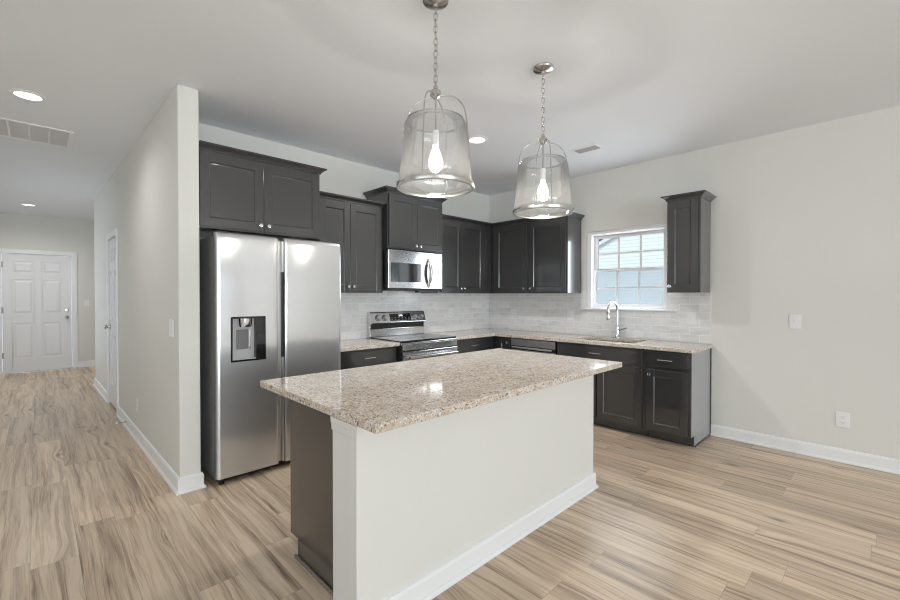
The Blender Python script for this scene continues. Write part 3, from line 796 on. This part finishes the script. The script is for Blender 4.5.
# ------------------------------------------------------------------ dishwasher
dw = thing('dishwasher', 'stainless built-in dishwasher below the granite near the corner', 'dishwasher', (-FD, -.836, 0), HZ)
W = .600
m = MB(); m.box(.004, .0, .10, W - .004, .54, BT - .004); m.box(.01, .06, 0.0005, W - .01, .5, .10); m.build('tub', M['black'], dw)
m = MB(); m.box(.006, -.028, .11, W - .006, -.0005, .70); ddr = m.build('door', M['steel'], dw, bevel=.004)
m = MB(); m.box(.006, -.030, .745, W - .006, -.0005, .822); dcp = m.build('control_strip', M['steel'], dw, bevel=.003)
m = MB(); m.box(.006, -.010, .7005, W - .006, -.0005, .7445); m.build('handle_pocket', M['black'], dw)
m = MB(); m.tube([(.035, -.050, .728), (W - .035, -.050, .728)], .011, 12)
for x in (.06, W - .06): m.tube([(x, -.010, .728), (x, -.050, .728)], .008, 10)
m.build('handle', M['steel'], dw, smooth=True)

# ------------------------------------------------------------------ island
IX0, IX1, IY0, IY1 = -3.7385, -1.7105, -2.6595, -1.5700
isl = thing('kitchen_island', 'kitchen island with white painted front and charcoal cabinet end under granite', 'island', (-2.75, -2.1, 0))
def ib(m): m.bm.transform(Matrix.Translation((2.75, 2.1, 0))); return m
KX0, KX1, KY0, KY1 = -3.729, -1.845, -2.518, -2.335
ib(MB().box(KX0, KY0, 0, KX1, KY1, BT)).build('knee_wall', M['wall'], isl, bevel=.003)
bs = [(KX0, KY0), (KX1, KY0), (KX1, KY1)]
m = MB().loft(base_path('b', bs)); ib(m).build('baseboard', M['trim'], isl)
m = MB()   # small cap moulding under the stone
CP = [(0, .775), (.008, .782), (.010, .80), (.016, .815), (.018, .8345), (0, .8345)]
rings = []
for (px, py), (ox, oy) in zip([(KX0, KY1), (KX0, KY0), (KX1, KY0), (KX1, KY1)], [(-1, 0), (-1, -1), (1, -1), (1, 0)]):
    rings.append([(px + ox * o_ * .5, py + oy * o_ * .8, z) for o_, z in CP])
CPm = m.loft([rings[0], rings[1]]); ib(CPm).build('cap_trim', M['wall'], isl)
CX0, CX1, CYF = -3.660, -1.86, -1.770
m = MB(); m.box(CX0, CYF, .10, CX1, KY1 + .0005, BT); m.box(CX0, CYF - .085, 0, CX1, KY1 + .0005, .10); ib(m).build('cabinet_body', M['cab'], isl, bevel=.002)
m = MB(); m.box(CX0 - .012, CYF - .065, .0, CX0 - .0005, KY1 + .001, .018); ib(m).build('toe_molding', M['toe'], isl, bevel=.004)
n_ = 4; wd = (CX1 - CX0) / n_
for i in range(n_):
    x0, x1 = CX0 + wd * i + .012, CX0 + wd * (i + 1) - .012
    m = MB(); shaker_door(m, -x1, -x0, .115, .665); m.bm.transform(Matrix.Translation((0, CYF, 0)) @ Matrix.Rotation(math.pi, 4, 'Z'))
    d = ib(m).build('door', M['cab'], isl, bevel=.0018)
    m = MB(); m.box(x0, CYF + .0005, .690, x1, CYF + .02, .815); dd = ib(m).build('drawer', M['cab'], isl, bevel=.003)
    m = MB(); xc = (x0 + x1) / 2; m.tube([(xc - .06, CYF + .048, .752), (xc + .06, CYF + .048, .752)], .0055, 8)
    for s_ in (-1, 1): m.tube([(xc + s_ * .048, CYF + .02, .752), (xc + s_ * .048, CYF + .048, .752)], .005, 8)
    ib(m).build('pull', M['nickel'], dd, smooth=True)
slab('island_countertop', [(IX0, IY0), (IX1, IY0), (IX1, IY1), (IX0, IY1)], BT + .0005, CT, 'large speckled beige granite countertop covering the island')

# ------------------------------------------------------------------ pendants
def pendant(loc, label):
    t = thing('pendant_lamp', label, 'pendant lamp', (loc[0], loc[1], 0), R(loc[2]), 'glass pendant lamps over the island')
    MB().lathe([(0, H - .0005), (.062, H - .0005), (.064, H - .006), (.060, H - .014), (.036, H - .022), (.012, H - .026), (.010, H - .040), (0, H - .041)], n=28).build('canopy', M['nickel'], t, smooth=True)
    ZT = 2.285
    m = MB(); z = H - .036; L = .036; i = 0
    while z > ZT + .035:
        r_ = .0085; pts = []
        for q in range(16):
            a = 2 * math.pi * q / 16; s_ = math.sin(a); cc = math.cos(a)
            px = r_ * cc; pz = (L / 2 - r_) * (1 if s_ > 0 else -1) * (1 if abs(s_) > .25 else abs(s_) / .25) + r_ * s_
            pts.append((px, 0, z - L / 2 + pz) if i % 2 == 0 else (0, px, z - L / 2 + pz))
        m.tube(pts, .0022, 6, closed=True); z -= L - .0065; i += 1
    ch = m.build('chain', M['nickel'], t, smooth=True)
    MB().tube([(.011, 0, H - .04), (.013, .006, 2.62), (.010, -.008, 2.5), (.012, .006, 2.4), (.006, 0, ZT + .01)], .0016, 6).build('cord', M['ltgrey'], t, smooth=True)
    MB().lathe([(0, ZT + .045), (.010, ZT + .044), (.012, ZT + .025), (.020, ZT + .022), (.026, ZT + .016), (.026, ZT - .004), (.016, ZT - .012), (.008, ZT - .02), (0, ZT - .02)], n=22).build('hub', M['nickel'], t, smooth=True)
    # stem and socket
    m = MB(); m.tube([(0, 0, ZT - .015), (0, 0, 2.115)], .0045, 8); m.build('stem', M['nickel'], t, smooth=True)
    so = MB().lathe([(0, 2.118), (.014, 2.116), (.016, 2.105), (.0165, 2.045), (0, 2.044)], n=20).build('socket', M['plate'], t, smooth=True)
    so['label'] = 'white candle-sleeve lamp socket'
    MB().lathe([(.012, 2.043), (.014, 2.03), (.024, 2.008), (.033, 1.975), (.034, 1.955), (.027, 1.932), (.014, 1.920), (0, 1.917)], n=24).build('bulb', M['bulb'], t, smooth=True)
    # glass
    prof = [(.176, 1.846), (.170, 1.92), (.162, 2.02), (.155, 2.11), (.151, 2.135), (.144, 2.150), (.136, 2.160)]
    g = MB(); n = 64
    outer = [[(r_ * math.cos(2 * math.pi * j / n), r_ * math.sin(2 * math.pi * j / n), z_) for j in range(n)] for r_, z_ in prof]
    g.loft(outer, capa=False, capb=False); gl_ = g.build('glass_shade', M['seeded'], t, smooth=True)
    sm = gl_.modifiers.new('solid', 'SOLIDIFY'); sm.thickness = .003; sm.offset = -1
    MB().lathe([(.133, 2.158), (.1365, 2.158), (.1365, 2.163), (.133, 2.163)], n=48, closed=True).build('glass_rim', M['seeded'], gl_, smooth=True)
    MB().lathe([(.172, 1.838), (.184, 1.838), (.186, 1.842), (.186, 1.858), (.1775, 1.860), (.1775, 1.848), (.172, 1.846)], n=64, closed=True).build('ring', M['nickel'], t, smooth=True)
    for q in range(4):
        a = math.pi / 2 * q; pr_ = [(.020, ZT - .006), (.050, ZT - .010), (.088, ZT - .020), (.120, ZT - .044), (.141, ZT - .078), (.1525, ZT - .128), (.1585, 2.10), (.1645, 2.02), (.173, 1.92), (.1800, 1.857)]
        ps = []
        for i in range(len(pr_) - 1):
            for u_ in range(4):
                w_ = u_ / 4
                p0 = pr_[max(i - 1, 0)]; p1 = pr_[i]; p2 = pr_[i + 1]; p3 = pr_[min(i + 2, len(pr_) - 1)]
                f_ = lambda k_: .5 * (2 * p1[k_] + (p2[k_] - p0[k_]) * w_ + (2 * p0[k_] - 5 * p1[k_] + 4 * p2[k_] - p3[k_]) * w_ ** 2 + (3 * p1[k_] - p0[k_] - 3 * p2[k_] + p3[k_]) * w_ ** 3)
                ps.append((f_(0), f_(1)))
        ps.append(pr_[-1])
        MB().tube([(r_ * math.cos(a), r_ * math.sin(a), z_) for r_, z_ in ps], .0032, 8).build('arm', M['nickel'], t, smooth=True)
    l = bpy.data.lights.new('bulb_light', 'POINT'); l.energy = 14; l.color = (1, .94, .86); l.shadow_soft_size = .03
    lo_ = bpy.data.objects.new('bulb_light', l); col.objects.link(lo_); lo_.parent = t; lo_.location = (0, 0, 1.90)
    return t
pendant((-3.226, -2.413, 28), 'glass bell pendant lamp hanging nearer the fridge end of the island')
pendant((-2.340, -2.430, 50), 'glass bell pendant lamp hanging nearer the sink end of the island')

# ------------------------------------------------------------------ ceiling fittings
def downlight(x, y, label, en):
    t = thing('downlight', label, 'downlight', (x, y, H), 0, 'recessed ceiling downlights')
    MB().lathe([(.072, -.0005), (.095, -.0005), (.094, -.004), (.076, -.010), (.072, -.009)], n=36, closed=True).build('trim_ring', M['plate'], t, smooth=True)
    MB().lathe([(0, -.006), (.0715, -.006), (.0715, -.0005), (0, -.0005)], n=36).build('lens', M['lens'], t)
    l = bpy.data.lights.new('downlight_beam', 'SPOT'); l.energy = en; l.spot_size = R(172); l.spot_blend = 1; l.shadow_soft_size = .06; l.color = (1, .98, .96)
    o = bpy.data.objects.new('downlight_beam', l); col.objects.link(o); o.parent = t; o.location = (0, 0, -.03)
downlight(-4.63, .302, 'round lit downlight in the ceiling beside the return air grille', 42)
downlight(-1.737, -1.335, 'round lit downlight between the two pendant lamps', 120)
downlight(-4.681, 5.348, 'small round lit downlight far down the hall near the entry door', 74)

gr = thing('return_air_grille', 'large white return air grille in the hall ceiling', 'vent', (-4.73, 1.25, H))
m = MB(); gx0, gx1, gy0, gy1 = -.38, .375, -.275, .275; z0, z1 = -.010, -.0005
m.box(gx0, gy0, z0, gx0 + .03, gy1, z1); m.box(gx1 - .03, gy0, z0, gx1, gy1, z1); m.box(gx0 + .03, gy0, z0, gx1 - .03, gy0 + .03, z1); m.box(gx0 + .03, gy1 - .03, z0, gx1 - .03, gy1, z1)
m.build('frame', M['plate'], gr, bevel=.002)
MB().box(gx0 + .03, gy0 + .03, -.0025, gx1 - .03, gy1 - .03, -.0006).build('backing', M['duct'], gr)
for i in range(1, 6): MB().box(gx1 - .03 - .124 * i - .007, gy0 + .03, -.0095, gx1 - .03 - .124 * i + .007, gy1 - .03, -.003).build('rib', M['plate'], gr)
m = MB()
for i in range(1, 28): y = gy0 + .03 + (gy1 - gy0 - .06) * i / 28; m.box(gx0 + .03, y - .003, -.0068, gx1 - .03, y + .003, -.0032)
m.build('louvers', M['duct'], gr)
rg_ = thing('ceiling_register', 'small rectangular supply vent in the kitchen ceiling', 'vent', (-.80, -1.91, H))
m = MB(); m.box(-.075, -.13, -.008, -.055, .13, -.0005); m.box(.055, -.13, -.008, .075, .13, -.0005); m.box(-.055, -.13, -.008, .055, -.11, -.0005); m.box(-.055, .11, -.008, .055, .13, -.0005)
m.build('frame', M['plate'], rg_, bevel=.002)
MB().box(-.055, -.11, -.002, .055, .11, -.0006).build('backing', M['grey'], rg_)
m = MB()
for i in range(6): x = -.045 + .018 * i; m.loft([[(x, -.11, -.003), (x + .010, -.11, -.009), (x + .0112, -.11, -.008), (x + .0012, -.11, -.0025)], [(x, .11, -.003), (x + .010, .11, -.009), (x + .0112, .11, -.008), (x + .0012, .11, -.0025)]])
m.build('louvers', M['ltgrey'], rg_)

# ------------------------------------------------------------------ outlets and switches (local: x along wall, face towards -y)
def plate(kind, label, loc, rz, gangs=1, cat=None):
    t = thing('outlet' if kind == 'outlet' else 'light_switch', label, 'outlet' if kind == 'outlet' else 'light switch', loc, rz)
    w_ = .082 + .046 * (gangs - 1)
    MB().box(-w_ / 2, -.006, -.060, w_ / 2, -.0008, .060).build('cover_plate', M['plate'], t, bevel=.003)
    for g_ in range(gangs):
        x = (g_ - (gangs - 1) / 2) * .046
        if kind == 'outlet':
            for s_ in (-1, 1):
                f = MB().box(x - .017, -.0085, s_ * .021 - .014, x + .017, -.0061, s_ * .021 + .014).build('receptacle', M['plate'], t, bevel=.003)
                m = MB()
                for dx in (-.006, .006): m.box(x + dx - .0012, -.0090, s_ * .021 - .003, x + dx + .0012, -.0086, s_ * .021 + .007)
                m.box(x - .002, -.0090, s_ * .021 - .010, x + .002, -.0086, s_ * .021 - .006)
                m.build('slots', M['grey'], f)
        elif kind == 'rocker': MB().box(x - .016, -.010, -.034, x + .016, -.0061, .034).build('rocker', M['plate'], t, bevel=.002)
        else:
            MB().box(x - .0045, -.016, -.010, x + .0045, -.0061, .012).build('toggle', M['plate'], t, bevel=.001)
    return t
plate('outlet', 'white outlet on the tile between the range and the corner', (-.776, -.0082, 1.105), 0)
plate('outlet', 'white outlet on the tile beside the corner, above the dishwasher', (-.0082, -.44, 1.095), HZ)
plate('rocker', 'white rocker switch on the tile beside the window sill end nearer the corner', (-.0082, -1.285, 1.095), HZ)
plate('rocker', 'white rocker switch on the tile under the single wall cabinet', (-.0082, -2.595, 1.105), HZ)
plate('toggle', 'white toggle switch on the bare painted wall beyond the cabinets', (-.0003, -3.393, 1.107), HZ)
plate('outlet', 'white outlet low on the bare painted wall above the baseboard', (-.0003, -3.693, .338), HZ)
HR = -R(90) + R(.773)
plate('rocker', 'white double switch on the hall wall near its end by the fridge', (hx(-.44) - .0003, -.44, 1.10), HR, 2)
plate('outlet', 'white outlet low on the hall wall above the baseboard', (hx(.885) - .0003, .885, .32), HR)
plate('toggle', 'white switch on the far wall beside the entry door', (-3.93, 6.4997, 1.19), 0)

ds = thing('door_stop', 'small white-tipped spring door stop on the hall baseboard', 'door stop', (hx(1.42) - .0268, 1.42, .055), 0)
sp = [( -.004 - .055 * i / 60, .006 * math.cos(i * .9), .006 * math.sin(i * .9)) for i in range(61)]
m = MB(); m.tube([(.012, 0, 0), (-.002, 0, 0)], .010, 10); m.build('base', M['nickel'], ds)
MB().tube(sp, .0016, 6).build('spring', M['nickel'], ds, smooth=True)
MB().tube([(-.056, 0, 0), (-.060, 0, 0), (-.072, 0, 0), (-.075, 0, 0)], [.008, .010, .010, .008], 12).build('tip', M['rubber'], ds, smooth=True)

# ------------------------------------------------------------------ house next door, seen through the sink window
nh = thing('house', 'pale lap-sided house with a gable roof outside the window', 'house', (10, 0, 0))
def zr(y): return 3.215 + .47 * (3.31 - y) if y > -1.5 else 3.215 + .47 * (3.31 + 3 + y)
def poly_x(mb, pts, x0, x1):
    A = [mb.bm.verts.new((x0, y, z)) for y, z in pts]; B = [mb.bm.verts.new((x1, y, z)) for y, z in pts]; n = len(pts)
    mb.bm.faces.new(A); mb.bm.faces.new(B[::-1])
    for i in range(n): mb.bm.faces.new((A[i], B[i], B[(i + 1) % n], A[(i + 1) % n]))
    return mb
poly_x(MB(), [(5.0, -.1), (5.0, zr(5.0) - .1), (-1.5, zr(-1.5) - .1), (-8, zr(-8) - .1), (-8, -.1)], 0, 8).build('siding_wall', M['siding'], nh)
for y0, y1 in ((5.6, -1.5), (-1.5, -8.6)):
    poly_x(MB(), [(y0, zr(y0) - .11), (y0, zr(y0) + .02), (y1, zr(y1) + .02), (y1, zr(y1) - .11)], -.16, -.02).build('rake_board', M['trim'], nh)
    poly_x(MB(), [(y0 + .02 * (1 if y0 > 0 else 0), zr(y0) + .021), (y0, zr(y0) + .075), (y1, zr(y1) + .075), (y1, zr(y1) + .021)], -.20, 8.3).build('roof', M['shingle'], nh)
g = MB().box(.2, -16, -.3, 24, 12, -.12).build('ground', M['concrete']); struct(g)
